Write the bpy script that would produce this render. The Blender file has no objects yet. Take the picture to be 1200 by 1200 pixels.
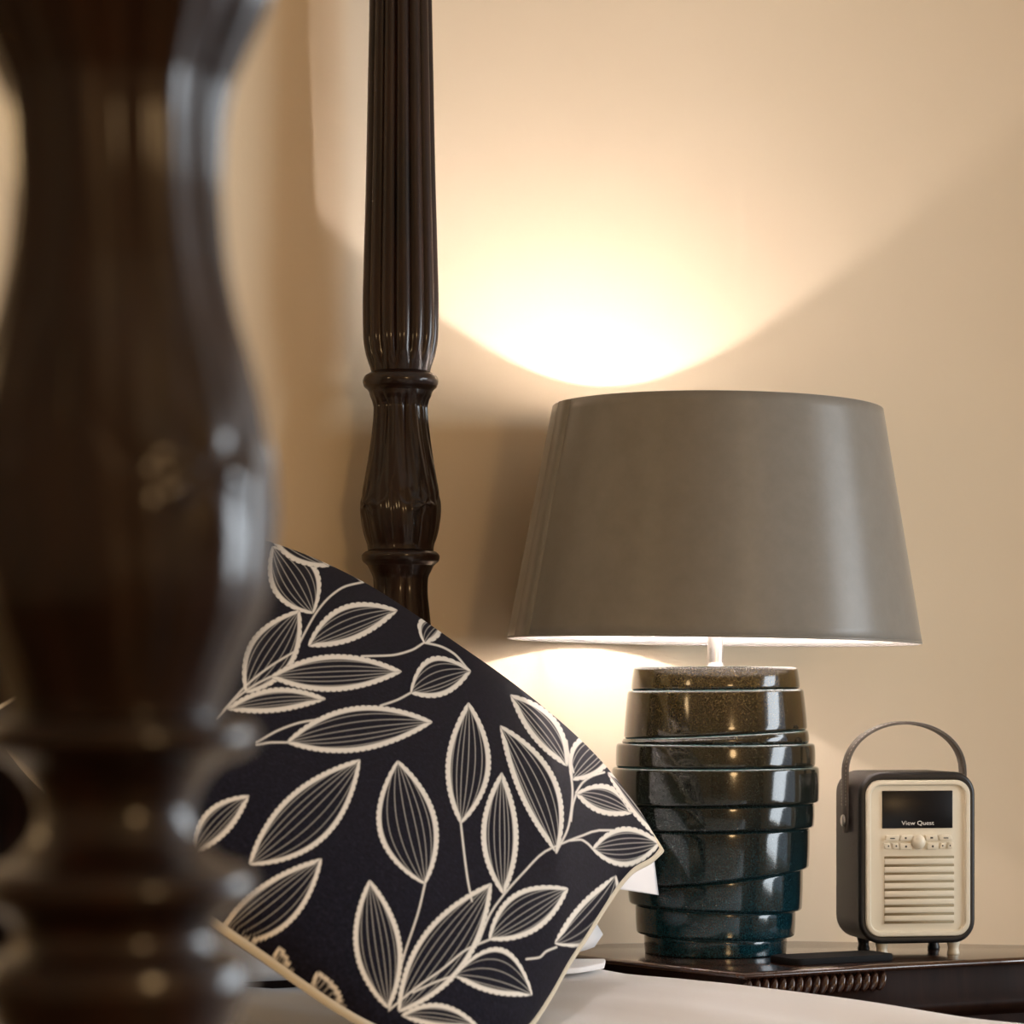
import bpy, bmesh, math, random
import numpy as np
from mathutils import Vector, Matrix
random.seed(7); np.random.seed(7)
C = bpy.context.scene.collection
PI = math.pi
F, YH, CZ = 3220.0, 820.0, 1.0          # focal length in pixels, eye-level row, eye height (m)

# ---------------------------------------------------------------- helpers
def at(px, py, Y):                       # photo pixel at distance Y -> point in the room
    return Vector(((px - 600) / F * Y, Y, CZ + (YH - py) / F * Y))
A35 = math.radians(35)
UX, UY = math.cos(A35), math.sin(A35)
def room(u, n, z=0.0):                   # u along the back wall, n towards it
    return Vector((u * UX - n * UY, u * UY + n * UX, z))

def link(name, me, mat=None, parent=None, smooth=True):
    o = bpy.data.objects.new(name, me); C.objects.link(o)
    if mat is not None and not me.materials: me.materials.append(mat)
    if parent is not None:
        o.parent = parent
        o.matrix_parent_inverse = Matrix.Translation(parent.location).inverted() if False else Matrix()
    if smooth:
        for p in me.polygons: p.use_smooth = True
    return o
def thing(o, label, cat, group=None):
    o['label'] = label; o['category'] = cat
    if group: o['group'] = group
    return o
def empty(name, loc, rz=0.0):
    o = bpy.data.objects.new(name, None); C.objects.link(o)
    o.location = loc; o.rotation_euler = (0, 0, rz); o.empty_display_size = .05
    return o
def from_bm(name, bm, mat, parent=None, smooth=True, sharp=None):
    me = bpy.data.meshes.new(name)
    bmesh.ops.recalc_face_normals(bm, faces=bm.faces[:])
    bm.to_mesh(me); bm.free()
    o = link(name, me, mat, parent, smooth)
    if sharp is not None: me.set_sharp_from_angle(angle=math.radians(sharp))
    return o
def grid_mesh(name, P, close_u=False, close_v=False):
    """P: array (nu, nv, 3) of points -> quad mesh"""
    nu, nv = P.shape[:2]
    idx = np.arange(nu * nv).reshape(nu, nv)
    a = idx if not close_u else np.vstack([idx, idx[:1]])
    if close_v: a = np.hstack([a, a[:, :1]])
    q = np.stack([a[:-1, :-1], a[1:, :-1], a[1:, 1:], a[:-1, 1:]], -1).reshape(-1, 4)
    return P.reshape(-1, 3), q
def mesh_from(name, V, Q, tris=None):
    me = bpy.data.meshes.new(name)
    me.vertices.add(len(V)); me.vertices.foreach_set('co', np.ascontiguousarray(V, np.float32).ravel())
    Q = np.asarray(Q, np.int32)
    me.loops.add(Q.size); me.polygons.add(len(Q))
    me.loops.foreach_set('vertex_index', Q.ravel())
    me.polygons.foreach_set('loop_start', np.arange(0, Q.size, 4, dtype=np.int32))
    me.update(calc_edges=True); me.validate()
    return me
def pchip(xs, ys, x):
    xs = np.asarray(xs, float); ys = np.asarray(ys, float)
    h = np.diff(xs); d = np.diff(ys) / h
    m = np.zeros_like(ys); m[0] = d[0]; m[-1] = d[-1]
    for i in range(1, len(xs) - 1):
        if d[i - 1] * d[i] > 0:
            w1 = 2 * h[i] + h[i - 1]; w2 = h[i] + 2 * h[i - 1]
            m[i] = (w1 + w2) / (w1 / d[i - 1] + w2 / d[i])
    k = np.clip(np.searchsorted(xs, x) - 1, 0, len(h) - 1)
    t = (x - xs[k]) / h[k]
    return ((1 + 2 * t) * (1 - t) ** 2 * ys[k] + t * (1 - t) ** 2 * h[k] * m[k]
            + t * t * (3 - 2 * t) * ys[k + 1] + t * t * (t - 1) * h[k] * m[k + 1])
def lathe(name, prof, mat, parent=None, nz=None, seg=96, mod=None, caps=True):
    """prof: list of (z, r), pchip through it; mod(theta, z, r) -> new r"""
    prof = sorted(prof); z0 = [p[0] for p in prof]; r0 = [p[1] for p in prof]
    nz = nz or max(12, len(prof) * 5)
    z = np.linspace(z0[0], z0[-1], nz)
    z = np.unique(np.concatenate([z, z0])); r = pchip(z0, r0, z)
    th = np.linspace(0, 2 * PI, seg, endpoint=False)
    T, Z = np.meshgrid(th, z, indexing='ij'); R = np.tile(r, (seg, 1))
    if mod is not None: R = mod(T, Z, R)
    P = np.stack([R * np.cos(T), R * np.sin(T), Z], -1)
    V, Q = grid_mesh(name, P, close_u=True)
    if caps:
        V = np.vstack([V, [[0, 0, z[0]], [0, 0, z[-1]]]]); b = len(V) - 2
        n = len(z); i = np.arange(seg) * n; j = np.roll(i, -1)
        Q = np.vstack([Q, np.stack([j, i, np.full(seg, b), np.full(seg, b)], -1)[:, [0, 1, 2, 2]],
                       np.stack([i + n - 1, j + n - 1, np.full(seg, b + 1), np.full(seg, b + 1)], -1)]) if False else Q
    me = mesh_from(name, V, Q)
    if caps:
        bm = bmesh.new(); bm.from_mesh(me); bm.verts.ensure_lookup_table()
        n = len(z)
        bm.faces.new([bm.verts[i * n] for i in range(seg)][::-1])
        bm.faces.new([bm.verts[i * n + n - 1] for i in range(seg)])
        for v in [v for v in bm.verts if not v.link_faces]: bm.verts.remove(v)
        bmesh.ops.recalc_face_normals(bm, faces=bm.faces[:])
        bm.to_mesh(me); bm.free()
    o = link(name, me, mat, parent)
    me.set_sharp_from_angle(angle=math.radians(50))
    return o
def box(bm, c, s, M=None):
    r = bmesh.ops.create_cube(bm, size=1.0)
    for v in r['verts']:
        v.co = Vector((v.co.x * s[0] + c[0], v.co.y * s[1] + c[1], v.co.z * s[2] + c[2]))
        if M is not None: v.co = M @ v.co
    return r['verts']
def bevel_all(bm, w, seg=3):
    bmesh.ops.bevel(bm, geom=bm.edges[:], offset=w, segments=seg, profile=.5, affect='EDGES')
def rrect(w, h, r, n=8, cx=0, cz=0):
    pts = []
    for (sx, sz, a0) in ((1, 1, 0), (-1, 1, 90), (-1, -1, 180), (1, -1, 270)):
        for k in range(n + 1):
            a = math.radians(a0 + 90 * k / n)
            pts.append((cx + sx * (w / 2 - r) + r * math.cos(a), cz + sz * (h / 2 - r) + r * math.sin(a)))
    return pts
def loft(name, rings, mat, parent=None, cap0=True, cap1=True, sharp=40):
    """rings: list of lists of 3D points of equal length"""
    bm = bmesh.new(); vs = [[bm.verts.new(p) for p in ring] for ring in rings]
    n = len(rings[0])
    for a, b in zip(vs[:-1], vs[1:]):
        for i in range(n): bm.faces.new((a[i], a[(i + 1) % n], b[(i + 1) % n], b[i]))
    if cap0: bm.faces.new(vs[0][::-1])
    if cap1: bm.faces.new(vs[-1])
    return from_bm(name, bm, mat, parent, True, sharp)
def tube(name, pts, rad, mat, parent=None, seg=10, closed=False):
    pts = [Vector(p) for p in pts]; n = len(pts)
    P = np.zeros((n, seg, 3)); up = Vector((0, 0, 1)); prev = None
    for i, p in enumerate(pts):
        t = (pts[(i + 1) % n] - pts[i - 1]) if (closed or 0 < i < n - 1) else (pts[1] - pts[0] if i == 0 else pts[-1] - pts[-2])
        t.normalize()
        s = t.cross(up if prev is None else prev)
        if prev is None:
            if s.length < 1e-3: s = t.cross(Vector((1, 0, 0)))
            s.normalize(); b = s.cross(t).normalized()
        else:
            b = (prev - t * prev.dot(t)).normalized(); s = t.cross(b)
        prev = b
        for k in range(seg):
            a = 2 * PI * k / seg
            P[i, k] = p + rad * (math.cos(a) * s + math.sin(a) * b)
    V, Q = grid_mesh(name, P, close_u=closed, close_v=True)
    me = mesh_from(name, V, Q)
    if not closed:
        bm = bmesh.new(); bm.from_mesh(me); bm.verts.ensure_lookup_table()
        bm.faces.new([bm.verts[k] for k in range(seg)]); bm.faces.new([bm.verts[(n - 1) * seg + k] for k in range(seg)][::-1])
        bmesh.ops.recalc_face_normals(bm, faces=bm.faces[:])
        bm.to_mesh(me); bm.free()
    return link(name, me, mat, parent)

# ---------------------------------------------------------------- materials
def mat(name, col, rough=.5, metal=0, coat=0, coat_r=.05, spec=.5, **kw):
    m = bpy.data.materials.new(name); m.use_nodes = True
    b = m.node_tree.nodes['Principled BSDF']; i = b.inputs
    i['Base Color'].default_value = (*col, 1); i['Roughness'].default_value = rough
    i['Metallic'].default_value = metal; i['Coat Weight'].default_value = coat
    i['Coat Roughness'].default_value = coat_r; i['Specular IOR Level'].default_value = spec
    for k, v in kw.items(): i[k.replace('_', ' ')].default_value = v
    return m
def nodes(m): return m.node_tree.nodes, m.node_tree.links, m.node_tree.nodes['Principled BSDF']
def noise(m, scale, detail=4, coords='Object', stretch=None, rough=.5):
    N, L, b = nodes(m)
    tc = N.new('ShaderNodeTexCoord'); nz = N.new('ShaderNodeTexNoise')
    nz.inputs['Scale'].default_value = scale; nz.inputs['Detail'].default_value = detail; nz.inputs['Roughness'].default_value = rough
    if stretch:
        mp = N.new('ShaderNodeMapping'); mp.inputs['Scale'].default_value = stretch
        L.new(tc.outputs[coords], mp.inputs['Vector']); L.new(mp.outputs['Vector'], nz.inputs['Vector'])
    else: L.new(tc.outputs[coords], nz.inputs['Vector'])
    return nz.outputs['Fac']
def ramp(m, fac, stops):
    N, L, b = nodes(m)
    r = N.new('ShaderNodeValToRGB'); e = r.color_ramp.elements
    e[0].position, e[0].color = stops[0][0], (*stops[0][1], 1); e[1].position, e[1].color = stops[-1][0], (*stops[-1][1], 1)
    for p, c in stops[1:-1]:
        k = e.new(p); k.color = (*c, 1)
    L.new(fac, r.inputs['Fac']); return r.outputs['Color']
def mix(m, fac, a, b_, mode='MIX'):
    N, L, _ = nodes(m)
    x = N.new('ShaderNodeMix'); x.data_type = 'RGBA'; x.blend_type = mode
    for sock, v in ((x.inputs[0], fac), (x.inputs[6], a), (x.inputs[7], b_)):
        if isinstance(v, bpy.types.NodeSocket): L.new(v, sock)
        elif isinstance(v, (int, float)): sock.default_value = v
        else: sock.default_value = (*v, 1)
    return x.outputs[2]
def bump(m, fac, strength=.2, dist=.001):
    N, L, b = nodes(m)
    bp = N.new('ShaderNodeBump'); bp.inputs['Strength'].default_value = strength; bp.inputs['Distance'].default_value = dist
    L.new(fac, bp.inputs['Height']); L.new(bp.outputs['Normal'], b.inputs['Normal'])
def setcol(m, c): m.node_tree.links.new(c, m.node_tree.nodes['Principled BSDF'].inputs['Base Color'])

M = {}
M['wall'] = mat('wall_paint', (.70, .56, .40), .75, spec=.25)
setcol(M['wall'], ramp(M['wall'], noise(M['wall'], 3, 5), [(.3, (.73, .605, .435)), (.7, (.76, .635, .462))]))
bump(M['wall'], noise(M['wall'], 260, 4), .12, .0008)
M['wall2'] = mat('darkened_wall_paint', (.46, .37, .26), .8, spec=.2)  # same paint as the back wall, dimness of the unseen walls put into the colour
bump(M['wall2'], noise(M['wall2'], 200, 3), .1, .0008)
M['ceiling'] = mat('ceiling_paint', (.75, .72, .66), .85, spec=.2)
bump(M['ceiling'], noise(M['ceiling'], 150, 3), .1, .0008)
M['floor'] = mat('floor_boards', (.12, .07, .04), .4)
setcol(M['floor'], ramp(M['floor'], noise(M['floor'], 6, 6, stretch=(1, 12, 1)), [(.3, (.07, .04, .022)), (.7, (.16, .095, .055))]))
def wood(name, c0, c1, rough, coat, spec=.2):
    m = mat(name, c0, rough, coat=coat, coat_r=.10, spec=spec)
    setcol(m, ramp(m, noise(m, 14, 7, stretch=(4, 4, .6), rough=.65), [(.3, c0), (.7, c1)]))
    return m
M['wood'] = wood('dark_mahogany', (.004, .0014, .0007), (.021, .0068, .0029), .48, .52)
M['tablewood'] = wood('polished_table_mahogany', (.022, .0085, .005), (.055, .022, .012), .2, .5, .5)
M['friezewood'] = wood('waxed_frieze_mahogany', (.008, .0032, .0018), (.020, .008, .0045), .55, 0, .08)
M['sheet'] = mat('white_cotton', (.88, .87, .86), .85, spec=.2)
bump(M['sheet'], noise(M['sheet'], 900, 2), .08, .0004)
M['pillow'] = mat('white_pillowcase', (.80, .79, .79), .85, spec=.2)
bump(M['pillow'], noise(M['pillow'], 700, 2), .08, .0004)
M['piping'] = mat('cream_piping', (.62, .55, .42), .8, spec=.2)
bump(M['piping'], noise(M['piping'], 900, 2), .3, .0006)
M['black'] = mat('black_mat', (.006, .006, .007), .7, spec=.15)
bump(M['black'], noise(M['black'], 400, 2), .15, .0004)
M['metal'] = mat('satin_nickel', (.72, .70, .68), .28, 1.0)
bump(M['metal'], noise(M['metal'], 300, 2), .02, .0002)
# cushion cloth: printed colour comes from the "print" attribute, linen slub on top
m = M['cloth'] = mat('printed_linen', (.01, .01, .02), .9, spec=.15, Sheen_Weight=.0)
N_, L_, b_ = nodes(m)
at_ = N_.new('ShaderNodeAttribute'); at_.attribute_name = 'print'
slub = ramp(m, noise(m, 340, 3, stretch=(1, 1, 1)), [(.35, (.0035, .003, .007)), (.62, (.0085, .0075, .0155)), (.85, (.022, .020, .031))])
setcol(m, mix(m, at_.outputs['Fac'], slub, (.73, .68, .60)))
bump(m, noise(m, 900, 2), .25, .0005)
# lampshade outer satin
m = M['shade'] = mat('taupe_satin', (.16, .145, .125), .38, spec=.40, Sheen_Weight=.1, Anisotropic=.85, Anisotropic_Rotation=.25)
N_, L_, b_ = nodes(m); tg = N_.new('ShaderNodeTangent'); tg.direction_type = 'RADIAL'; tg.axis = 'Z'; L_.new(tg.outputs[0], b_.inputs['Tangent'])
setcol(m, ramp(m, noise(m, 45, 5, rough=.7), [(.3, (.208, .197, .174)), (.7, (.236, .224, .199))]))
bump(m, noise(m, 900, 2), .15, .0003)
m = M['lining'] = mat('white_shade_lining', (.92, .89, .84), .6)
bump(m, noise(m, 60, 3), .15, .0008)
# glaze
m = M['glaze'] = mat('reactive_glaze', (.02, .03, .03), .12, coat=.28, coat_r=.04, spec=.4)
N_, L_, b_ = nodes(m)
tc = N_.new('ShaderNodeTexCoord'); sp = N_.new('ShaderNodeSeparateXYZ'); L_.new(tc.outputs['Object'], sp.inputs[0])
mr = N_.new('ShaderNodeMapRange'); mr.inputs[1].default_value = 0; mr.inputs[2].default_value = .284
L_.new(sp.outputs['Z'], mr.inputs[0])
basec = ramp(m, mr.outputs[0], [(0, (.005, .034, .048)), (.2, (.005, .024, .032)), (.42, (.009, .017, .018)), (.62, (.013, .0135, .009)), (.85, (.024, .017, .007)), (1, (.03, .021, .007))])
sp1 = ramp(m, noise(m, 700, 3, rough=.7), [(.38, (.3, .3, .3)), (.56, (1.1, 1.1, 1.1)), (.70, (2.8, 2.8, 2.6))])
c1 = mix(m, 1.0, basec, sp1, 'MULTIPLY')
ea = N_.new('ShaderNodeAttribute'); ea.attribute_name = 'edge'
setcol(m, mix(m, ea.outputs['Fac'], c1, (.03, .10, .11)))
M['leather'] = mat('dark_brown_leatherette', (.024, .017, .0135), .5)
bump(M['leather'], noise(M['leather'], 900, 3), .35, .0006)
M['frame'] = mat('black_satin_plastic', (.008, .007, .007), .4)
bump(M['frame'], noise(M['frame'], 900, 2), .05, .0003)
M['cream'] = mat('cream_plastic', (.72, .66, .52), .35)
bump(M['cream'], noise(M['cream'], 900, 2), .03, .0002)
M['screen'] = mat('black_glass_screen', (.004, .004, .005), .3, spec=.25)
setcol(M['screen'], ramp(M['screen'], noise(M['screen'], 20, 2), [(.3, (.0035, .0035, .0045)), (.7, (.0055, .0055, .0065))]))
M['slot'] = mat('shadowed_slot_cloth', (.30, .24, .14), .8)
bump(M['slot'], noise(M['slot'], 1500, 2), .3, .0005)
M['letter'] = mat('silver_print', (.75, .73, .68), .4)
M['ink'] = mat('dark_button_print', (.03, .025, .02), .5)
M['strap'] = mat('taupe_leather_strap', (.075, .062, .05), .55)
bump(M['strap'], noise(M['strap'], 700, 3), .3, .0006)
M['stitch'] = mat('pale_stitching', (.5, .46, .40), .7)
M['bulb'] = mat('warm_bulb', (1, .8, .6), .5)
nodes(M['bulb'])[2].inputs['Emission Color'].default_value = (1, .875, .86, 1)
BULB = 2050.0
nodes(M['bulb'])[2].inputs['Emission Strength'].default_value = BULB
M['whitewood'] = mat('white_window_paint', (.75, .75, .73), .5)

# ---------------------------------------------------------------- the room
WALL_N = 2.327
U0, U1, N0, ZC = -1.7, 2.9, -2.4, 2.6
def struct(name, bm, m):
    o = from_bm(name, bm, m, None, False); o['kind'] = 'structure'; return o
RM = Matrix(((UX, -UY, 0, 0), (UY, UX, 0, 0), (0, 0, 1, 0), (0, 0, 0, 1)))
def slab(name, u0, u1, n0, n1, z0, z1, m):
    bm = bmesh.new(); box(bm, ((u0 + u1) / 2, (n0 + n1) / 2, (z0 + z1) / 2), (u1 - u0, n1 - n0, z1 - z0), RM)
    return struct(name, bm, m)
slab('wall_back', U0 - .1, U1 + .1, WALL_N, WALL_N + .12, -.05, ZC + .05, M['wall'])
slab('wall_left', U0 - .12, U0, N0, WALL_N, -.05, ZC + .05, M['wall2'])
slab('wall_front', U0 - .1, U1 + .1, N0 - .12, N0, -.05, ZC + .05, M['wall2'])
slab('floor', U0 - .1, U1 + .1, N0 - .1, WALL_N + .1, -.1, 0, M['floor'])
slab('ceiling', U0 - .1, U1 + .1, N0 - .1, WALL_N + .1, ZC, ZC + .1, M['ceiling'])
WN0, WN1, WZ0, WZ1 = -.55, 1.35, .62, 1.60
bm = bmesh.new()
for (n0, n1, z0, z1) in ((N0, WN0, -.05, ZC + .05), (WN1, WALL_N, -.05, ZC + .05), (WN0, WN1, -.05, WZ0), (WN0, WN1, WZ1, ZC + .05)):
    box(bm, (U1 + .06, (n0 + n1) / 2, (z0 + z1) / 2), (.12, n1 - n0, z1 - z0), RM)
struct('wall_right', bm, M['wall'])
bm = bmesh.new()
for (n0, n1, z0, z1) in ((WN0, WN0 + .05, WZ0, WZ1), (WN1 - .05, WN1, WZ0, WZ1), (WN0 + .05, WN1 - .05, WZ0, WZ0 + .05), (WN0 + .05, WN1 - .05, WZ1 - .05, WZ1)):
    box(bm, (U1 + .06, (n0 + n1) / 2, (z0 + z1) / 2), (.06, n1 - n0, z1 - z0), RM)
struct('window_1', bm, M['whitewood'])

# ---------------------------------------------------------------- bedside table
TT = CZ - .25                           # table-top height
plan = [(.213, 2.515), (.373, 2.607), (.47, 2.655), (.575, 2.70), (.585, 2.72), (.585, 2.79), (.45, 2.82), (.293, 2.852), (.0935, 2.82), (.03, 2.752), (.07, 2.68)]
def plan_pts(d, z):                     # plan outline pushed outward by d
    n = len(plan); out = []
    for i in range(n):
        p0, p1, p2 = Vector(plan[i - 1]), Vector(plan[i]), Vector(plan[(i + 1) % n])
        e1 = (p1 - p0).normalized(); e2 = (p2 - p1).normalized()
        nn = (Vector((e1.y, -e1.x)) + Vector((e2.y, -e2.x))).normalized()
        q = p1 + nn * d; out.append((q.x, q.y, z))
    return out
table = empty('bedside_table', (.3, 2.7, 0))
thing(table, 'dark polished mahogany bedside table with beaded edge, under the lamp and the radio', 'bedside table')
def tp(pts): return [(p[0] - .3, p[1] - 2.7, p[2]) for p in pts]
loft('table_top', [tp(plan_pts(d, z)) for d, z in ((-.012, TT - .007), (-.004, TT - .0068), (-.001, TT - .0055), (0, TT - .0038), (-.001, TT - .0018), (-.003, TT - .0005), (-.006, TT))], M['tablewood'], table, sharp=60)
loft('frieze', [tp(plan_pts(d, z)) for d, z in ((-.018, TT - .13), (-.018, TT - .056), (-.010, TT - .052), (-.003, TT - .046), (-.003, TT - .040), (-.008, TT - .036), (-.009, TT - .007))], M['friezewood'], table, sharp=60)
loft('cabinet_body', [tp(plan_pts(d, z)) for d, z in ((-.024, .06), (-.024, TT - .131))], M['friezewood'], table)
loft('plinth', [tp(plan_pts(d, z)) for d, z in ((-.016, 0), (-.016, .045), (-.024, .059))], M['friezewood'], table)
# gadrooned beads along the front-left edge
bm = bmesh.new()
P0, P1 = Vector((.213, 2.515)), Vector((.355, 2.5966))
e = (P1 - P0).normalized(); nn = Vector((e.y, -e.x)); nb = 17
for k in range(nb):
    p = P0.lerp(P1, (k + .5) / nb) + nn * -.004
    r = bmesh.ops.create_uvsphere(bm, u_segments=14, v_segments=10, radius=1)
    for v in r['verts']:
        a, b2, c2 = v.co.x * .0043, v.co.y * .0065, v.co.z * .0092
        a += c2 * .25
        v.co = Vector((p.x + e.x * a + nn.x * b2 - .3, p.y + e.y * a + nn.y * b2 - 2.7, TT - .0158 + c2))
from_bm('beaded_trim', bm, M['tablewood'], table)

# ---------------------------------------------------------------- table lamp
LX, LY = .2013, 2.72
K = LY / F                              # metres per pixel at the lamp
lamp = empty('table_lamp', (LX, LY, TT))
thing(lamp, 'table lamp with stacked teal and brown glazed ceramic base and taupe tapered drum shade', 'lamp')
def ly(y): return (YH - y) * K + .25    # photo row -> height above the table top
# band edges: (row at left, row at right) ; radius in pixels of the band under each edge
edges = [(782, 782), (809.5, 807.5), (865.5, 855), (871, 871), (899, 898), (941.5, 940), (971, 969), (1038, 1016), (1058.5, 1065.5), (1093, 1096), (1124, 1124)]
radii = [(96, 98.5), (103, 107), (108.5, 109.5), (116, 116.5), (120.8, 120.8), (115.5, 115), (110, 109), (102, 101), (93.5, 92.5), (83.5, 82)]
seg = 192
th = np.linspace(0, 2 * PI, seg, endpoint=False); cs = np.cos(th)
rowsP, rowsE = [], []
def zed(k): l, r = edges[k]; return ly(l) * (1 - cs) / 2 + ly(r) * (1 + cs) / 2
def add_row(r, z, e_):
    rowsP.append(np.stack([r * np.cos(th), r * np.sin(th), np.broadcast_to(z, th.shape)], -1)); rowsE.append(np.full(seg, e_))
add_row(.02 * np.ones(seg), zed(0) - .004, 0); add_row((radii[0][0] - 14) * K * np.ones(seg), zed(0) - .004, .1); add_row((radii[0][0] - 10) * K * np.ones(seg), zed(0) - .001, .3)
for k in range(10):
    zt, zb = zed(k), zed(k + 1); rt, rb = radii[k][0] * K, radii[k][1] * K
    hgt = np.maximum(zt - zb, .001)
    rd = np.minimum(.0030, hgt * .4)    # rounded shoulders
    up_ = k > 0 and radii[k][0] * K < radii[k - 1][1] * K
    for a in (0, 25, 50, 75, 90):
        s_ = math.sin(math.radians(a)); c_ = math.cos(math.radians(a))
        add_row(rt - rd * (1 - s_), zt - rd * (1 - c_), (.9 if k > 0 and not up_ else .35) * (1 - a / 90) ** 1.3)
    for t in (.12, .3, .5, .7, .88):
        z = zt - rd - (hgt - 2 * rd) * t
        add_row(rt + (rb - rt) * t + .0003 * math.sin(PI * t), z, .0 * max(0, .12 - t) if k > 0 else 0)
    for a in (90, 75, 50, 25, 0):
        s_ = math.sin(math.radians(a)); c_ = math.cos(math.radians(a))
        add_row(rb - rd * (1 - s_), zb + rd * (1 - c_), 0)
    if k < 9:
        rn = radii[k + 1][0] * K
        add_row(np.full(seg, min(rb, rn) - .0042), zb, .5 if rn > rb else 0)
add_row(np.full(seg, .05), zed(10) - 0.0, 0); 
P = np.stack(rowsP, 1)                  # (seg, rows, 3)
P[..., 2] = np.maximum(P[..., 2], .0004)
V, Q = grid_mesh('b', P, close_u=True)
me = mesh_from('ceramic_base', V, Q[:, ::-1])
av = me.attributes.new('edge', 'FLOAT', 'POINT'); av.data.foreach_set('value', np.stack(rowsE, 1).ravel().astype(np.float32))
base = link('ceramic_base', me, M['glaze'], lamp)
base['label'] = 'barrel shaped base of stacked glazed bands'
lathe('neck', [(ly(783) - .003, .009), (ly(783) + .002, .0085), (ly(776), .0078), (ly(742), .0078), (ly(738), .0078)], M['metal'], lamp, seg=32)
ZB = ly(612) - .013
lathe('bulb_socket', [(ly(738), .0085), (ly(732), .015), (ly(690), .0165), (ly(660), .0165), (ZB - .0105, .014)], M['whitewood'], lamp, seg=32)
lathe('light_bulb', [(ZB - .010, .004), (ZB - .006, .0057), (ZB, .0062), (ZB + .005, .005), (ZB + .008, .0015)], M['bulb'], lamp, seg=32)
# shade: tilted very slightly, as in the photo
SB, ST = .3085, .5375
RB, RT = .2045, .1632
shade = empty('lamp_shade', (0, 0, 0)); shade.parent = lamp
shade_tilt = Matrix.Translation((0, 0, .42)) @ Matrix.Rotation(math.radians(.9), 4, 'Y') @ Matrix.Translation((0, 0, -.42))
def cone(name, off, m, r0=0, z_in=0, rows=24, nseg=160):
    t = np.linspace(0, 1, rows); T, H = np.meshgrid(np.linspace(0, 2 * PI, nseg, endpoint=False), t, indexing='ij')
    R = RB + (RT - RB) * H + off; Z = SB + z_in + (ST - SB - 2 * z_in) * H
    V, Q = grid_mesh(name, np.stack([R * np.cos(T), R * np.sin(T), Z], -1), close_u=True)
    V = np.array([list(shade_tilt @ Vector(v)) for v in V])
    o = link(name, mesh_from(name, V, Q), m, lamp)
    return o
C.objects.unlink(shade); bpy.data.objects.remove(shade)
sh = cone('lamp_shade', 0, M['shade'])
md = sh.modifiers.new('t', 'SOLIDIFY'); md.thickness = .0012; md.offset = -1
li = cone('shade_lining', -.0016, M['lining'], z_in=.0006); li.parent = sh
md = li.modifiers.new('t', 'SOLIDIFY'); md.thickness = .0008; md.offset = -1
def ring_pts(r, z, n=96): return [shade_tilt @ Vector((r * math.cos(2 * PI * i / n), r * math.sin(2 * PI * i / n), z)) for i in range(n)]
o = tube('bottom_rim', ring_pts(RB - .001, SB), .0013, M['shade'], sh, 8, True)
o = tube('top_rim', ring_pts(RT - .0008, ST - .0004), .0009, M['shade'], sh, 8, True)
# overlapped seam strip on the left
a0 = math.radians(180 + 22)
rows = []
for hh in np.linspace(0, 1, 12):
    r = RB + (RT - RB) * hh + .0017; z = SB + (ST - SB) * hh
    rows.append([tuple(shade_tilt @ Vector((rr * math.cos(a0 + d), rr * math.sin(a0 + d), z))) for d, rr in ((-.093, r - .002), (-.09, r), (0, r), (.07, r), (.073, r - .002))])
V, Q = grid_mesh('s', np.array(rows)); seam = link('seam_strip', mesh_from('seam_strip', V, Q), M['shade'], sh)
bm = bmesh.new()
zs = ly(690)
for k in range(3):
    a = math.radians(20 + 120 * k); rr = RB + (RT - RB) * (zs - SB) / (ST - SB) - .003
    Mx = Matrix.Rotation(a, 4, 'Z')
    box(bm, ((.017 + rr) / 2, 0, zs), (rr - .017, .0022, .0022), Mx)
o = from_bm('shade_carrier', bm, M['metal'], sh, False)

# ---------------------------------------------------------------- thin black mat at the table's edge
mc = Vector((.306, 2.628)); bm = bmesh.new()
out = rrect(.118, .050, .012); ang = math.radians(27)
Rz = Matrix.Rotation(ang, 4, 'Z')
mt = loft('table_mat', [[tuple(Rz @ Vector((x * s_, y * s_, z))) for x, y in out] for z, s_ in ((0, .99), (.0012, 1), (.0048, 1), (.006, .985))], M['black'], None)
mt.location = (mc.x, mc.y, TT + .0003)
thing(mt, 'thin flat black mat on the table edge between lamp and radio', 'mat')

# ---------------------------------------------------------------- radio
RA = math.radians(9.8)
rad = empty('retro_radio', (.3885, 2.722, TT), RA)
thing(rad, 'small retro radio with cream front, dark case and leather carrying handle', 'radio')
W_, H_, D_ = .1165, .1670, .088; FZ = .0125      # case size, foot height
zc = FZ + H_ / 2
def rr3(w, h, r, y, n=8, cz=zc): return [(x, y, z) for x, z in rrect(w, h, r, n, 0, cz)]
case = loft('case', [rr3(W_ - .008, H_ - .008, .018, D_ / 2), rr3(W_ - .002, H_ - .002, .021, D_ / 2 - .002), rr3(W_, H_, .022, D_ / 2 - .006), rr3(W_, H_, .022, -D_ / 2 + .012)], M['leather'], rad, sharp=50)
loft('front_frame', [rr3(W_, H_, .022, -D_ / 2 + .0118), rr3(W_ + .0004, H_ + .0004, .022, -D_ / 2 + .003), rr3(W_ - .002, H_ - .002, .021, -D_ / 2 + .0008), rr3(W_ - .006, H_ - .006, .019, -D_ / 2), rr3(W_ - .010, H_ - .012, .017, -D_ / 2 + .0005), rr3(W_ - .010, H_ - .012, .017, -D_ / 2 + .004)], M['frame'], rad, sharp=50)
PW, PH = .1060, .1525; yF = -D_ / 2
def rp(w, h, r, y): return [(x, y, z) for x, z in rrect(w, h, r, 8, -.0002, zc - .0005)]
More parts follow.
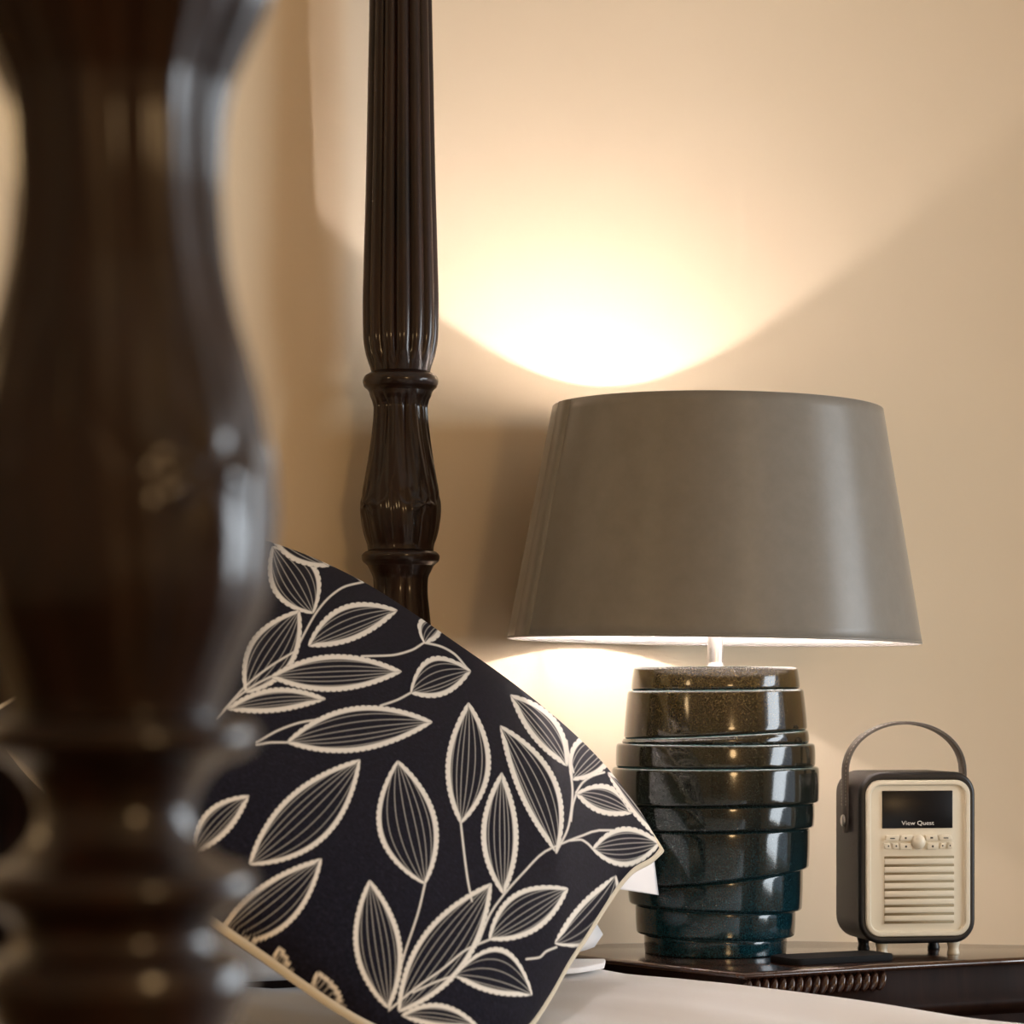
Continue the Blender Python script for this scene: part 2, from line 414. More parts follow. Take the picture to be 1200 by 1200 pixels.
panel = loft('front_panel', [rp(PW, PH, .015, yF + .004), rp(PW, PH, .015, yF - .0005), rp(PW - .0015, PH - .0015, .0145, yF - .0018), rp(PW - .004, PH - .004, .0135, yF - .0022), rp(PW - .0085, PH - .0085, .0115, yF - .0018), rp(PW - .0115, PH - .0115, .010, yF + .0008), rp(PW - .030, PH - .018, .010, yF + .0012), rp(PW - .034, PH - .022, .008, yF + .0006)], M['cream'], rad, sharp=35)
def fx(zx): return (zx - 424) * 2.735e-4          # crop column -> radio x
def fz(zy): return FZ + H_ - (zy - 270) * 2.672e-4
bm = bmesh.new(); box(bm, ((fx(291) + fx(552)) / 2, yF + .0008, (fz(338) + fz(475)) / 2), (fx(552) - fx(291), .0022, fz(338) - fz(475))); bevel_all(bm, .0005, 2)
scr = from_bm('display_screen', bm, M['screen'], panel, True, 40)
cu = bpy.data.curves.new('lettering', 'FONT'); cu.body = 'View Quest'; cu.size = .0058; cu.extrude = .00012; cu.align_x = 'CENTER'
tmp = bpy.data.objects.new('tmp', cu); C.objects.link(tmp)
bpy.context.view_layer.update()
me = bpy.data.meshes.new_from_object(tmp.evaluated_get(bpy.context.evaluated_depsgraph_get()))
bpy.data.objects.remove(tmp)
me.transform(Matrix.Translation((fx(422), yF - .0005, fz(463))) @ Matrix.Rotation(PI / 2, 4, 'X') @ Matrix.Diagonal((1.18, 1, 1, 1)))
me.materials.clear(); link('lettering', me, M['letter'], panel, False)
# buttons
def button(x0, x1, y0, y1, slant=0):
    bm = bmesh.new()
    vs = box(bm, ((fx(x0) + fx(x1)) / 2, yF + .0000, (fz(y0) + fz(y1)) / 2), (fx(x1) - fx(x0), .0034, fz(y0) - fz(y1)))
    for v in vs:
        if v.co.z > (fz(y0) + fz(y1)) / 2: v.co.x += slant * 2.7e-4
        if v.co.y < yF: v.co.z += (.0003 if v.co.z < (fz(y0) + fz(y1)) / 2 else -.0006)
    bevel_all(bm, .0006, 2)
    return from_bm('button', bm, M['cream'], panel, True, 40)
def mark(b, x, y, w=8, h=5):
    bm = bmesh.new(); box(bm, (fx(x), yF - .00172, fz(y)), (w * 2.7e-4, .0002, h * 2.7e-4)); from_bm('button_mark', bm, M['ink'], b, False)
for (x0, x1, y0, y1, s_, mk) in ((299, 348, 499, 521, 6, (327, 511, 18, 4)), (354, 398, 498, 521, 5, (376, 510, 7, 6)), (452, 496, 498, 521, -4, (472, 510, 10, 6)), (503, 550, 499, 521, -6, (525, 511, 18, 4)),
                                  (300, 322, 527, 550, -5, (312, 539, 5, 6)), (330, 352, 527, 550, -5, (341, 539, 6, 6)), (356, 400, 527, 553, -3, (377, 541, 7, 7)), (455, 496, 527, 553, 3, (476, 541, 7, 7)), (502, 522, 527, 550, 5, (513, 539, 5, 6)), (530, 550, 527, 550, 5, (541, 539, 5, 6))):
    b = button(x0, x1, y0, y1, s_); mark(b, *mk)
bm = bmesh.new()
r = bmesh.ops.create_uvsphere(bm, u_segments=24, v_segments=16, radius=.0071)
for v in r['verts']: v.co = Vector((v.co.x + fx(424), v.co.y * .75 + yF - .0005, v.co.z + fz(525)))
from_bm('control_knob', bm, M['cream'], panel)
bm = bmesh.new()
for zy in (581, 610.5, 640, 669, 699, 728, 758, 788, 817.5):
    z = fz(zy)
    r = bmesh.ops.create_cone(bm, segments=16, radius1=.0016, radius2=.0016, depth=fx(557) - fx(299), cap_ends=True)
    for v in r['verts']: v.co = Vector((v.co.z + (fx(299) + fx(557)) / 2, v.co.y * .55 + yF + .0004, z + v.co.x * .8))
from_bm('speaker_slots', bm, M['slot'], panel)
bm = bmesh.new()
z_list = [581, 610.5, 640, 669, 699, 728, 758, 788, 817.5]
for za in [(a + 5 + b - 5) / 2 for a, b in zip(z_list[:-1], z_list[1:])]:
    box(bm, ((fx(299) + fx(557)) / 2, yF + .0003, fz(za)), (fx(557) - fx(299), .0020, 21 * 2.672e-4))
bevel_all(bm, .0008, 2)
from_bm('speaker_slats', bm, M['cream'], panel, True, 40)
for sx in (-1, 1):
    for sy, m_ in ((-1, 'cream'), (1, 'frame')):  # rear feet are cream too; black puts their shade into the colour
        f_ = lathe('foot', [(0, .0058), (.0012, .0062), (.006, .0052), (FZ - .001, .0064), (FZ + .0006, .0066)], M[m_], rad, seg=24)
        f_.location = (sx * .0365 + .004, sy * .030, 0)
# handle: a flat strap from side to side
zp = FZ + H_ - (452 - 270) * 2.672e-4
hx = W_ / 2 + .0022; top = FZ + H_ + .0475; zspring = FZ + H_ - .002
path = []
for t in np.linspace(zp - .012, zspring, 10): path.append((-hx, t))
for a in np.linspace(180, 0, 41)[1:-1]: path.append((hx * math.cos(math.radians(a)), zspring + (top - zspring) * math.sin(math.radians(a)) ** .92))
for t in np.linspace(zspring, zp - .012, 10): path.append((hx, t))
n = len(path); P = np.zeros((n, 8, 3))
for i, (x, z) in enumerate(path):
    x2, z2 = path[min(i + 1, n - 1)]; x1, z1 = path[max(i - 1, 0)]
    tx, tz = x2 - x1, z2 - z1; l = math.hypot(tx, tz); nx, nz = -tz / l, tx / l
    endd = min(i, n - 1 - i); hw = .0088 * (1 if endd > 3 else (.45, .75, .92, .98)[endd])
    for k, (dn, dy) in enumerate(((.0011, -1), (.0017, -.85), (.0017, .85), (.0011, 1), (-.0011, 1), (-.0014, .85), (-.0014, -.85), (-.0011, -1))):
        P[i, k] = (x + nx * dn, dy * hw, z + nz * dn)
V, Q = grid_mesh('h', P, close_v=True); me = mesh_from('carry_handle', V, Q)
hd = link('carry_handle', me, M['strap'], rad); me.set_sharp_from_angle(angle=math.radians(50))
for s_ in (-1, 1):
    rv = lathe('rivet', [(0, .0058), (.0012, .0058), (.0022, .0045), (.0026, .001)], M['metal'], hd, seg=24)
    rv.matrix_local = Matrix.Translation((s_ * (hx + .0015), 0, zp)) @ Matrix.Rotation(s_ * PI / 2, 4, 'Y')
bm = bmesh.new()
pl = [Vector((x, 0, z)) for x, z in path]; acc = 0
for i in range(4, n - 5):
    d = pl[i + 1] - pl[i]; ks = max(1, int(round(d.length / .0034)))
    for k in range(ks):
        p = pl[i].lerp(pl[i + 1], (k + .5) / ks); t = d.normalized(); nn3 = Vector((-t.z, 0, t.x))
        for sy in (-1, 1):
            Mx = Matrix.Translation(p + nn3 * .0017 + Vector((0, sy * .0072, 0))) @ Matrix(((t.x, 0, nn3.x, 0), (0, 1, 0, 0), (t.z, 0, nn3.z, 0), (0, 0, 0, 1)))
            box(bm, (0, 0, 0), (.0021, .0006, .0005), Mx)
st = from_bm('stitching', bm, M['stitch'], hd, False); st['kind'] = 'stuff'

# ---------------------------------------------------------------- four-poster bed
bed = empty('four_poster_bed', room(.85, 1.4, 0), A35)
thing(bed, 'dark carved mahogany four poster bed with fluted post behind cushion and blurred foot post', 'bed')
bl = bed.matrix_basis.copy()
bm0 = Matrix.Translation(bed.location) @ Matrix.Rotation(A35, 4, 'Z'); bi = bm0.inverted()
def post(name, loc, prof, k, cz_, ridge):
    """prof sections: list of (part name, [(row, half width px)]) ; k = metres per pixel"""
    root = None
    for part, pts, kind in prof:
        pr = [(CZ + (YH - y) * k, hw * k) for y, hw in pts]
        zlo, zhi = min(p[0] for p in pr), max(p[0] for p in pr)
        S = ridge
        def mod(T, Z, R, kind=kind, zlo=zlo, zhi=zhi, S=S):
            t = np.clip((Z - zlo) / (zhi - zlo), 0, 1)
            if kind == 'reed':
                w = np.minimum(np.clip((t - .0) / .03, 0, 1), 1)
                g = np.abs(np.sin(T * 7 + .35)) ** .55
                return R - S * 1.6 * (1 - g) * w
            if kind == 'urn':
                up = np.clip((t - .38) / .1, 0, 1) * np.clip((1 - t) / .08, 0, 1)
                lf = np.abs(np.cos(T * 4)) ** .6
                R = R - S * .85 * (1 - lf) * up + S * .35 * np.exp(-((np.mod(T * 4 / PI + .5, 1) - .5) / .09) ** 2) * up
                edge_t = .44 - .15 * np.abs(np.sin(T * 4)) ** .8
                lo = np.clip((edge_t - t) / .015, 0, 1)
                pet = np.abs(np.sin(T * 4)) ** .5
                R = R + lo * S * .45 - lo * S * .7 * (1 - pet) * np.clip(t / .08, 0, 1)
                # rosette boss on each face, and leaf veins
                for a in (-PI / 2 + .05, 0, PI / 2, PI):
                    dth = (np.mod(T - a + PI, 2 * PI) - PI) * np.mean(R) / (zhi - zlo); dz = t - .28
                    rr = np.hypot(dth, dz); ph = np.arctan2(dz, dth)
                    R = R + S * .7 * np.exp(-(rr / .085) ** 4) * (.65 + .35 * np.cos(5 * ph)) + S * .5 * np.exp(-(rr / .03) ** 2)
                return R + S * .13 * np.sin(T * 24 + 9 * t) * np.clip(t / .1, 0, 1) * np.clip((1 - t) / .1, 0, 1)
            if kind == 'leafcup':
                return R - S * .7 * (1 - np.abs(np.cos(T * 4)) ** .6) * np.clip((1 - t) / .15, 0, 1)
            return R
        o = lathe(part if root else name, [(z, r) for z, r in pr], M['wood'], root if root else None, nz=max(30, len(pts) * 12), seg=224 if kind else 96, mod=mod if kind else None)
        if root is None:
            root = o; o.parent = bed; o.location = bi @ Vector((loc.x, loc.y, 0))
    return root
HY = 2.672; HL = at(469.5, 820, HY); kh = HY / F
head = post('head_post', HL, [
    ('shaft', [(-420, 30), (-200, 34), (0, 37), (100, 39), (200, 41), (300, 43.7), (360, 45), (395, 44.4), (415, 41.2), (428, 37), (436, 34.5)], 'reed'),
    ('collar', [(436, 34), (438, 37.5), (441, 42), (447, 44.4), (453, 43), (457, 39), (459, 37.5)], None),
    ('carved_urn', [(459, 37.3), (464, 36), (470, 33), (478, 30.8), (490, 31.3), (510, 33.5), (535, 37.5), (560, 42), (580, 44.8), (597, 45.6), (615, 43.8), (630, 40.5), (640, 37.5), (645, 37)], 'urn'),
    ('collar', [(645, 37), (647, 42), (652, 45.8), (657, 45), (661, 41), (663, 39)], None),
    ('carved_cup', [(663, 38.8), (668, 36.5), (678, 32.5), (690, 32), (720, 34.5), (760, 39), (800, 42), (840, 40)], 'leafcup'),
    ('square_block', [(840, 40), (850, 44), (900, 44), (1196, 44), (1196.5, 30)], None)], kh, 0, .0030)
head['label'] = 'fluted and carved post standing by the wall'
FY = .55; FL_ = at(136, 820, FY); kf = FY / F
foot = post('foot_post', FL_, [
    ('carved_urn', [(-140, 186), (-60, 190), (0, 183), (25, 173), (50, 161), (80, 147), (115, 133), (160, 126), (220, 124), (300, 130), (360, 141), (430, 160), (500, 174), (560, 181), (610, 182), (660, 179), (710, 170), (760, 149), (800, 131), (830, 120), (840, 118)], 'urn'),
    ('collar', [(840, 118), (842, 142), (847, 158), (854, 165), (863, 167), (872, 165), (879, 158), (888, 142), (892, 128)], None),
    ('turned_neck', [(892, 127), (905, 112), (930, 96), (950, 91), (975, 96), (998, 112), (1010, 124)], None),
    ('collar', [(1010, 124), (1013, 142), (1018, 156), (1026, 163), (1035, 165), (1046, 163), (1055, 156), (1064, 145), (1070, 132)], None),
    ('turned_neck', [(1070, 131), (1080, 122), (1095, 118), (1108, 121), (1115, 126)], None),
    ('collar', [(1115, 126), (1118, 142), (1124, 155), (1133, 160), (1148, 161), (1165, 158), (1180, 150), (1196, 146)], None),
    ('turned_base', [(1196, 146), (1215, 130), (1300, 128), (1600, 150), (2200, 165), (3000, 165), (5000, 160), (6650, 150)], None)], kf, 0, .0018)
foot['label'] = 'close blurred foot post with carved urn and ringed collars'
# rails and low headboard (between the head posts)
def bed_box(name, u0, u1, n0, n1, z0, z1, bev=.008):
    bm = bmesh.new(); box(bm, ((u0 + u1) / 2 - .85, (n0 + n1) / 2 - 1.4, (z0 + z1) / 2), (u1 - u0, n1 - n0, z1 - z0)); bevel_all(bm, bev, 2)
    return from_bm(name, bm, M['wood'], bed, True, 40)
hu, hn = HL.x * UX + HL.y * UY, -HL.x * UY + HL.y * UX
fu, fn = FL_.x * UX + FL_.y * UY, -FL_.x * UY + FL_.y * UX
bed_box('headboard', fu + .05, hu - .04, hn - .005, hn + .025, .45, 1.06)
bed_box('side_rail', hu - .02, hu + .012, fn + .04, hn - .042, .36, .52)
bed_box('side_rail', fu - .012, fu + .02, fn + .04, hn - .03, .36, .52)
bed_box('foot_rail', fu + .04, hu - .03, fn - .015, fn + .015, .36, .52)

# ---------------------------------------------------------------- mattress and sheet
SZ = CZ - .25
bm = bmesh.new(); box(bm, ((fu + hu) / 2, (fn + .06 + 2.195) / 2, (.53 + SZ - .012) / 2), (hu - fu - .07, 2.195 - fn - .06, SZ - .012 - .53), RM); bevel_all(bm, .03, 4)
mattress = from_bm('mattress', bm, M['sheet'], None, True, 40)
thing(mattress, 'mattress covered with a white cotton sheet, beside the bedside table', 'mattress')
# sheet: cross-section across the bed, dropping over the right side
RE, LE = 1.563, fu - .05
sec = [(LE, -.30), (LE, -.10)] + [(LE + .035 * (1 - math.cos(a)), -.035 + .035 * math.sin(a)) for a in np.linspace(0, PI / 2, 7)]
mid = [(x, 0) for x in np.linspace(LE + .05, RE - .055, 60)]
right = [(RE - .035 + .035 * math.sin(a), -.035 * (1 - math.cos(a))) for a in np.linspace(0, PI / 2, 9)] + [(RE, z) for z in (-.06, -.1, -.15, -.2, -.25, -.3)]
sec = np.array(sec + mid + right)
ns = np.concatenate([np.linspace(fn + .06, 1.55, 40, endpoint=False), np.linspace(1.55, 2.135, 90)])
P = np.zeros((len(sec), len(ns), 3))
for j, n in enumerate(ns):
    for i, (u, z) in enumerate(sec):
        cr = max(0, (n - 2.05) / .085) ** 2 * .035 + max(0, (fn + .14 - n) / .08) ** 2 * .03
        uu = u; nn_ = n
        if u > RE - .12: uu = u - max(0, (n - 2.03) / .105) ** 2.2 * .07
        w = .0018 * math.sin(9 * u + 21 * n + 2 * math.sin(5 * n)) + .0014 * math.sin(33 * u - 11 * n) + .0012 * math.sin(60 * (u - 1.0) + 9 * math.sin(3 * n))
        w *= 1 if z > -.02 else .2
        dr = 0 if z > -.03 else .006 * math.sin(14 * n) * (-z / .3)
        P[i, j] = room(uu + dr, nn_, SZ + z - cr + w - .002)
V, Q = grid_mesh('sheet', P); me = mesh_from('bed_sheet', V, Q)
sheet = link('white_sheet', me, M['sheet'], mattress)
md = sheet.modifiers.new('t', 'SOLIDIFY'); md.thickness = .004; md.offset = 1

# ---------------------------------------------------------------- cushion with leaf print
def unit(v): return v / np.linalg.norm(v)
B3 = np.array(at(775, 995, 2.50)); C3 = np.array(at(530, 1240, 1.90))
bc = C3 - B3
Ys = np.linspace(2.2, 2.75, 2000); best = min(Ys, key=lambda Y: abs(np.dot(np.array(at(300, 618, Y)) - B3, bc)))
A3 = np.array(at(300, 618, best))
NRM = unit(np.cross(C3 - B3, A3 - B3))
if NRM[2] < 0: NRM = -NRM
CP = float(NRM @ B3); CAM = np.array((0, 0, CZ))
def unproject(px, off=0.0):             # pixel array (...,2) -> point on the plane n.P = CP + off
    d = np.stack([(px[..., 0] - 600) / F, np.ones(px.shape[:-1]), (YH - px[..., 1]) / F], -1)
    t = (CP + off - NRM @ CAM) / (d @ NRM)
    return CAM + d * t[..., None]
def project(P):
    return np.stack([600 + F * P[..., 0] / P[..., 1], YH - F * (P[..., 2] - CZ) / P[..., 1]], -1)
def resample(pts, n):
    p = np.array(pts, float); d = np.concatenate([[0], np.cumsum(np.hypot(*np.diff(p, axis=0).T))])
    s = np.linspace(0, d[-1], n)
    return np.stack([pchip(d, p[:, 0], s), pchip(d, p[:, 1], s)], -1)
def coons(top, right, bottom, left, nu, nv):
    """top: A->B, right: B->C, bottom: D->C, left: A->D"""
    t, b = resample(top, nu), resample(bottom, nu); l, r = resample(left, nv), resample(right, nv)
    u = np.linspace(0, 1, nu)[:, None, None]; v = np.linspace(0, 1, nv)[None, :, None]
    S = (1 - v) * t[:, None] + v * b[:, None] + (1 - u) * l[None] + u * r[None]
    return S - ((1 - u) * (1 - v) * t[0] + u * (1 - v) * t[-1] + (1 - u) * v * b[0] + u * v * b[-1])
def bulge(nu, nv, pw):
    u = np.linspace(0, 1, nu)[:, None]; v = np.linspace(0, 1, nv)[None]
    return (np.clip(4 * u * (1 - u), 0, 1) * np.ones_like(v)) ** pw * (np.clip(4 * v * (1 - v), 0, 1)) ** pw
TOP = [(300, 632), (335, 652), (380, 677), (430, 707), (480, 742), (530, 778), (580, 812), (630, 848), (680, 888), (720, 926), (755, 968), (774, 997)]
RIGHT = [(774, 997), (762, 1008), (742, 1019), (724, 1038), (705, 1066), (685, 1098), (662, 1133), (643, 1167), (621, 1200), (600, 1222), (560, 1236)]
BOTTOM = [(-15, 840), (30, 900), (110, 975), (190, 1036), (268, 1093), (310, 1122), (352, 1152), (395, 1181), (428, 1200), (475, 1220), (520, 1234), (560, 1236)]
LEFT = [(300, 632), (250, 640), (170, 690), (90, 760), (20, 820), (-15, 840)]
HF, HB = .075, .032
def cushion_face(nu, nv, sgn, h, pw):
    px = coons(TOP, RIGHT, BOTTOM, LEFT, nu, nv); base = unproject(px)
    return base + sgn * NRM * (h * bulge(nu, nv, pw))[..., None]

# printed leaves, in pattern coordinates: base, tip, a point on each side of the outline
LEAVES = [
 ((367, 719), (319, 640), (315, 677), (376, 684)), ((288, 812), (351, 715), (301, 742), (349, 765)),
 ((361, 757), (466, 715), (413, 707), (418, 749)), ((317, 793), (471, 787), (395, 767), (405, 809)),
 ((266, 831), (382, 819), (327, 806), (327, 834)), ((481, 812), (552, 786), (514, 769), (520, 815)),
 ((336, 870), (507, 846), (432, 827), (417, 881)), ((292, 1013), (422, 890), (337, 934), (394, 968)),
 ((228, 1000), (292, 932), (246, 947), (272, 970)), ((250, 1106), (377, 1006), (308, 1036), (354, 1066)),
 ((498, 1036), (466, 891), (442, 950), (513, 967)), ((455, 1182), (433, 1031), (415, 1110), (469, 1098)),
 ((467, 1186), (576, 1035), (512, 1076), (563, 1098)), ((573, 1101), (666, 1041), (611, 1043), (640, 1082)),
 ((533, 1143), (624, 1166), (598, 1116), (572, 1163)), ((540, 965), (549, 823), (523, 892), (574, 880)),
 ((590, 1048), (588, 905), (565, 965), (606, 962)), ((652, 999), (586, 850), (608, 930), (656, 925)),
 ((665, 898), (598, 814), (625, 866), (655, 848)), ((670, 914), (724, 862), (671, 874), (706, 903)),
 ((675, 930), (741, 953), (701, 919), (706, 954)), ((694, 995), (774, 988), (733, 969), (722, 1014)),
 ((650, 1106), (722, 1026), (679, 1060), (722, 1085)), ((331, 1160), (327, 1109), (317, 1130), (340, 1130)),
 ((395, 1205), (371, 1138), (364, 1160), (400, 1168)), ((313, 618), (386, 664), (355, 628), (340, 655)),
 ((497, 754), (520, 728), (490, 737), (515, 745)), ((712, 905), (774, 985), (752, 930), (735, 945)),
 ((470, 1190), (560, 1202), (515, 1176), (515, 1204))]
STEMS = [
 [(426, 682), (405, 687), (388, 698), (372, 716), (358, 740), (346, 764)], [(346, 763), (318, 780), (290, 802), (262, 833)],
 [(317, 793), (298, 803), (275, 820), (255, 842)], [(497, 753), (482, 762), (457, 768), (424, 769)], [(481, 812), (466, 820), (446, 827)],
 [(382, 842), (355, 846), (328, 855), (301, 870)], [(337, 870), (320, 870), (301, 873)], [(540, 964), (544, 1000), (548, 1030), (553, 1056)],
 [(498, 1036), (491, 1066), (474, 1118), (456, 1184)], [(664, 868), (668, 900), (671, 928), (667, 965), (652, 999)], [(675, 931), (671, 945), (669, 962)],
 [(708, 905), (695, 909), (683, 917), (675, 929)], [(722, 973), (702, 973), (683, 979), (655, 990), (637, 999), (615, 1021), (590, 1049), (574, 1072), (560, 1107)],
 [(695, 995), (688, 988), (680, 984), (668, 985)], [(574, 1101), (548, 1112), (518, 1136), (487, 1158), (458, 1182)], [(533, 1143), (510, 1151), (484, 1163)],
 [(617, 1124), (632, 1122), (640, 1115), (652, 1110)], [(497, 753), (515, 757), (532, 766), (548, 784)], [(660, 860), (667, 885), (672, 905)], [(380, 659), (405, 668), (426, 682)]]
def sm(x, w=.8): return np.clip(.5 - x / (2 * w), 0, 1)      # 1 inside, 0 outside
def pattern(px):
    X, Yp = px[..., 0].ravel(), px[..., 1].ravel(); ink = np.zeros(len(X))
    prof = lambda s: np.sin(PI * np.clip(s, 0, 1) ** .95) ** .82
    for li_, (b, t, p1, p2) in enumerate(LEAVES):
        b, t = np.array(b, float), np.array(t, float); ax = t - b; Ln = np.hypot(*ax); ax /= Ln; nx = np.array((-ax[1], ax[0]))
        W = {}
        for p in (p1, p2):
            q = np.array(p, float) - b; s, d = q @ ax / Ln, q @ nx
            W[d > 0] = max(W.get(d > 0, 0), abs(d) / max(.3, float(prof(np.array(s)))))
        wp, wm = W.get(True, 8), W.get(False, 8)
        mx = max(wp, wm) + 4
        sel = np.nonzero((np.abs(X - (b[0] + t[0]) / 2) < Ln / 2 + mx) & (np.abs(Yp - (b[1] + t[1]) / 2) < Ln / 2 + mx))[0]
        dx, dy = X[sel] - b[0], Yp[sel] - b[1]
        s = (dx * ax[0] + dy * ax[1]) / Ln; d = dx * nx[0] + dy * nx[1]
        w0 = np.where(d > 0, wp, wm); w = w0 * prof(s)
        ok = (s > 0) & (s < 1)
        scal = 1.5 * np.abs(np.sin(s * Ln * PI / 7.0)) - .6
        bw = min(5.6, .3 * (wp + wm) / 2 + 1.2)
        endb = np.clip(np.minimum(s, 1 - s) / .08, .0, 1)
        inner = np.clip(w - bw * (.75 + .25 * endb), 0, None)
        ad = np.abs(d)
        band = sm(ad - w - scal * endb) * (1 - sm(ad - inner)) * ok
        v = np.zeros(len(sel)); scale = np.where(d > 0, wp, wm)
        for q in (-.78, -.47, -.16, .16, .47, .78):
            dd = q * np.where(q > 0, wp, wm) * prof(s) * .86
            v = np.maximum(v, sm(np.abs(d - dd) - .28, .75) * .68)
        v *= (ad < inner) * ok
        cut = np.zeros(len(sel)); cut = sm(ad - w) * ok
        val = np.maximum(band, v)
        ink[sel] = np.where(cut > .02, np.maximum(val, ink[sel] * (1 - cut)), ink[sel])
    for st_ in STEMS:
        p = resample(st_, 24)
        sel = np.nonzero((X > p[:, 0].min() - 5) & (X < p[:, 0].max() + 5) & (Yp > p[:, 1].min() - 5) & (Yp < p[:, 1].max() + 5))[0]
        dm = np.full(len(sel), 1e9)
        for q0, q1 in zip(p[:-1], p[1:]):
            e_ = q1 - q0; l2 = e_ @ e_ + 1e-9
            tt = np.clip(((X[sel] - q0[0]) * e_[0] + (Yp[sel] - q0[1]) * e_[1]) / l2, 0, 1)
            dm = np.minimum(dm, np.hypot(X[sel] - q0[0] - tt * e_[0], Yp[sel] - q0[1] - tt * e_[1]))
        ink[sel] = np.maximum(ink[sel], sm(dm - 1.15, .7) * .95)
    return ink
NU, NV = 820, 640
PF = cushion_face(NU, NV, 1, HF, .48)
# soft hollows so the cloth reads as a stuffed cover
pxf = project(PF)
wr = .0035 * np.exp(-(((pxf[..., 0] - 690) * .8 + (pxf[..., 1] - 1010) * .6) / 22) ** 2) * np.exp(-((pxf[..., 0] - 700) / 60) ** 2)
wr += .0025 * np.exp(-(((pxf[..., 0] - 420) * .55 + (pxf[..., 1] - 1120) * .83) / 30) ** 2)
PF = PF - NRM * (wr * bulge(NU, NV, .5))[..., None]
PF[..., 2] = np.maximum(PF[..., 2], SZ + .0075)
ink = pattern(project(PF))
Vf, Qf = grid_mesh('f', PF)
nb_u, nb_v = 90, 70
PB = cushion_face(nb_u, nb_v, -1, HB, .5)
PB[..., 2] = np.maximum(PB[..., 2], SZ + .006)
Vb, Qb = grid_mesh('g', PB)
cc = (A3 + C3) / 2; cush_loc = Vector((float(cc[0]), float(cc[1]), float(cc[2])))
V = np.vstack([Vf, Vb]) - np.array(cush_loc)
Q = np.vstack([Qf, Qb[:, ::-1] + len(Vf)])
me = mesh_from('throw_cushion', V, Q)
at2 = me.attributes.new('print', 'FLOAT', 'POINT')
at2.data.foreach_set('value', np.concatenate([ink, np.zeros(len(Vb))]).astype(np.float32))
cushion = link('throw_cushion', me, M['cloth']); cushion.location = cush_loc
thing(cushion, 'square navy cushion printed with cream leaves, leaning on the bed', 'cushion')
loop = np.vstack([unproject(resample(TOP, 90))[:-1], unproject(resample(RIGHT, 60))[:-1], unproject(resample(BOTTOM, 90))[::-1][:-1], unproject(resample(LEFT, 60))[::-1][:-1]])
loop[:, 2] = np.maximum(loop[:, 2], SZ + .0098)
pp = tube('piping', [Vector(p) - cush_loc for p in loop], .0033, M['piping'], cushion, 10, True)
pp['label'] = 'cream piped seam'

# ---------------------------------------------------------------- white pillows behind the cushion
def pillow(name, corners3, h, pw, label, bow=.03, k=0.0):
    A_, B_, C_, D_ = [np.array(c) for c in corners3]
    nu, nv = 70, 50
    u = np.linspace(0, 1, nu)[:, None, None]; v = np.linspace(0, 1, nv)[None, :, None]
    x, y = 2 * u - 1, 2 * v - 1
    u, v = (x * np.sqrt(1 - k * y * y) + 1) / 2, (y * np.sqrt(1 - k * x * x) + 1) / 2
    base = (1 - u) * (1 - v) * A_ + u * (1 - v) * B_ + u * v * C_ + (1 - u) * v * D_
    ctr = (A_ + B_ + C_ + D_) / 4
    pull = 1 - bow * ((1 - x * x) * np.abs(y) ** 3 + (1 - y * y) * np.abs(x) ** 3)
    base = ctr + (base - ctr) * pull
    nr = unit(np.cross(B_ - A_, D_ - A_)); nr = nr if nr[2] > 0 else -nr
    bl_ = bulge(nu, nv, pw)[..., None]
    Pf, Pb = base + nr * h * bl_, base - nr * h * .8 * bl_
    V1, Q1 = grid_mesh('a', Pf); V2, Q2 = grid_mesh('b', Pb)
    me = mesh_from(name, np.vstack([V1, V2]) - ctr, np.vstack([Q1, Q2[:, ::-1] + len(V1)]))
    bm = bmesh.new(); bm.from_mesh(me); bmesh.ops.remove_doubles(bm, verts=bm.verts, dist=1e-5); bmesh.ops.recalc_face_normals(bm, faces=bm.faces[:]); bm.to_mesh(me); bm.free()
    o = link(name, me, M['pillow']); o.location = Vector(ctr)
    thing(o, label, 'pillow', 'white pillows behind the cushion')
    return o
def pl_at(px, py, off): return unproject(np.array((px, py), float), off)
pillow('bed_pillow', [pl_at(520, 830, -.052), pl_at(764, 986, -.045), pl_at(772, 1049, -.062), pl_at(440, 1000, -.06)], .016, .9, 'white pillow whose corner sticks out under the cushion in front of the lamp base', .0)
z2 = SZ + .028
flat = pillow('bed_pillow', [(.02, 2.70, z2), (.128, 2.575, z2), (-.33, 2.22, z2 + .004), (-.43, 2.33, z2 + .004)], .032, .28, 'white pillow lying flat on the sheet, its rounded end showing beside the table', .0, .34)
bm = bmesh.new()
hem = [(.005, 2.53, .0), (.0335, 2.425, 0), (.060, 2.445, 0), (.0835, 2.485, 0), (.086, 2.53, 0)]
lo = [bm.verts.new((x, y, SZ + .0065)) for x, y, z in hem]; hi = [bm.verts.new((x, y, SZ + .0115 + .001 * (i % 2))) for i, (x, y, z) in enumerate(hem)]
for i in range(5): bm.faces.new((lo[i], lo[(i + 1) % 5], hi[(i + 1) % 5], hi[i]))
bm.faces.new(hi); bm.faces.new(lo[::-1])
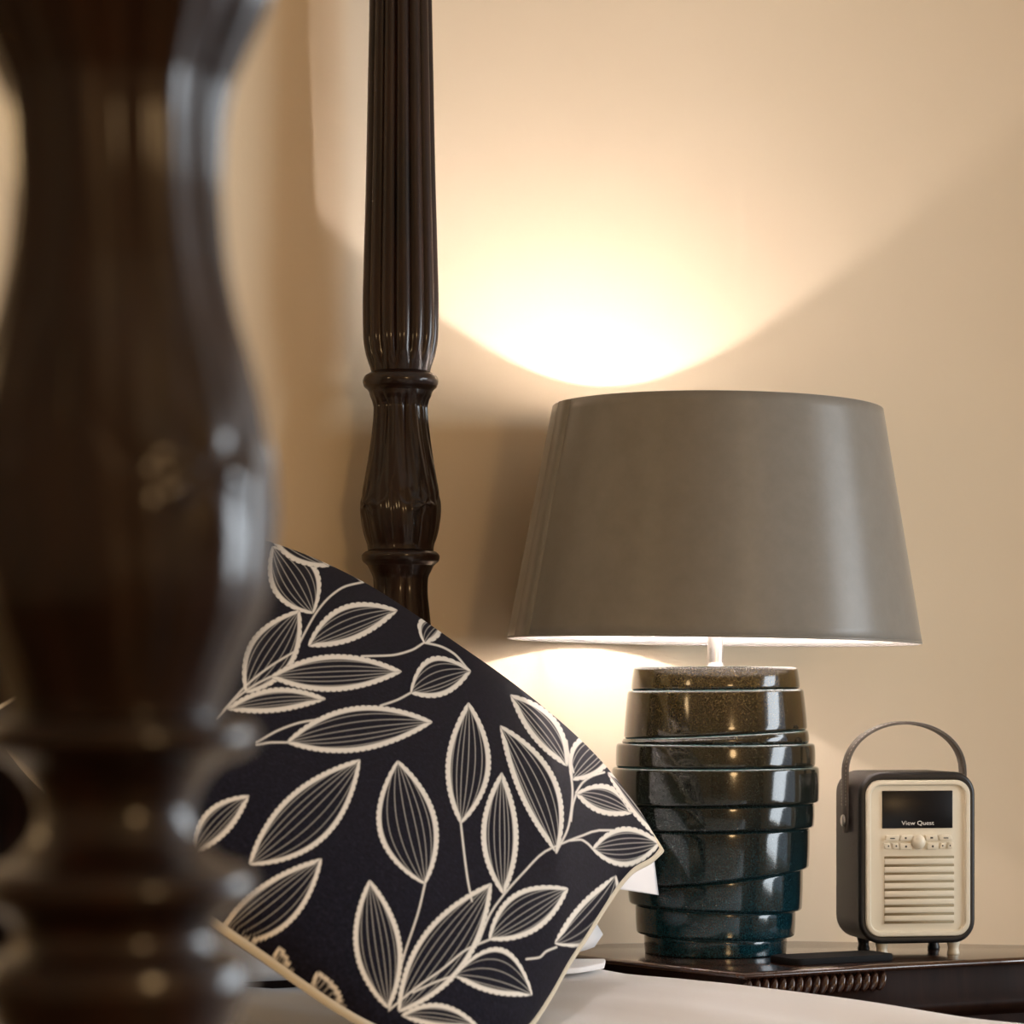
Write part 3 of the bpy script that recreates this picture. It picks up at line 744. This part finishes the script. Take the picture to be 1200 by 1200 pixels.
for v in bm.verts: v.co -= flat.location
bevel_all(bm, .0015, 2)
from_bm('pillowcase_hem', bm, M['pillow'], flat, True, 40)

# ---------------------------------------------------------------- lights
def light(name, kind, loc, power, col, **kw):
    l = bpy.data.lights.new(name, kind); l.energy = power; l.color = col
    for k, v in kw.items(): setattr(l, k, v)
    o = bpy.data.objects.new(name, l); C.objects.link(o); o.location = loc; return o
w = light('window_daylight', 'AREA', room(U1 + .03, (WN0 + WN1) / 2, (WZ0 + WZ1) / 2), 33, (.86, .94, 1.0), shape='RECTANGLE', size=WN1 - WN0 - .1, size_y=WZ1 - WZ0 - .1)
d = room(-1, 0, 0); w.rotation_euler = d.to_track_quat('-Z', 'Z').to_euler()
light('reading_lamp', 'POINT', (1.3, -1.2, 1.25), 29.0, (1, .65, .31), shadow_soft_size=.24)
light('far_bedside_lamp', 'POINT', room(-.15, 1.65, 1.3), 3.4, (1, .68, .34), shadow_soft_size=.09)
wd = bpy.data.worlds.new('World'); bpy.context.scene.world = wd; wd.use_nodes = True
wd.node_tree.nodes['Background'].inputs[0].default_value = (.75, .85, 1, 1); wd.node_tree.nodes['Background'].inputs[1].default_value = .6

# ---------------------------------------------------------------- camera and view
cam = bpy.data.cameras.new('Camera'); co = bpy.data.objects.new('Camera', cam); C.objects.link(co)
co.location = (0, 0, CZ); co.rotation_euler = (PI / 2, 0, 0)
cam.sensor_fit = 'HORIZONTAL'; cam.sensor_width = 36; cam.lens = 36 * F / 1200; cam.shift_y = (YH - 600) / 1200
cam.clip_start = .02
cam.dof.use_dof = True; cam.dof.focus_distance = 2.5; cam.dof.aperture_fstop = cam.lens / 1000 / .0066
sc = bpy.context.scene; sc.camera = co
sc.view_settings.view_transform = 'Standard'; sc.view_settings.look = 'None'; sc.view_settings.gamma = 1
sc.view_settings.exposure = 0.85; sc.view_settings.use_curve_mapping = False
sc.cycles.use_denoising = True
sc.cycles.max_bounces = 10; sc.cycles.diffuse_bounces = 6; sc.cycles.sample_clamp_indirect = 8
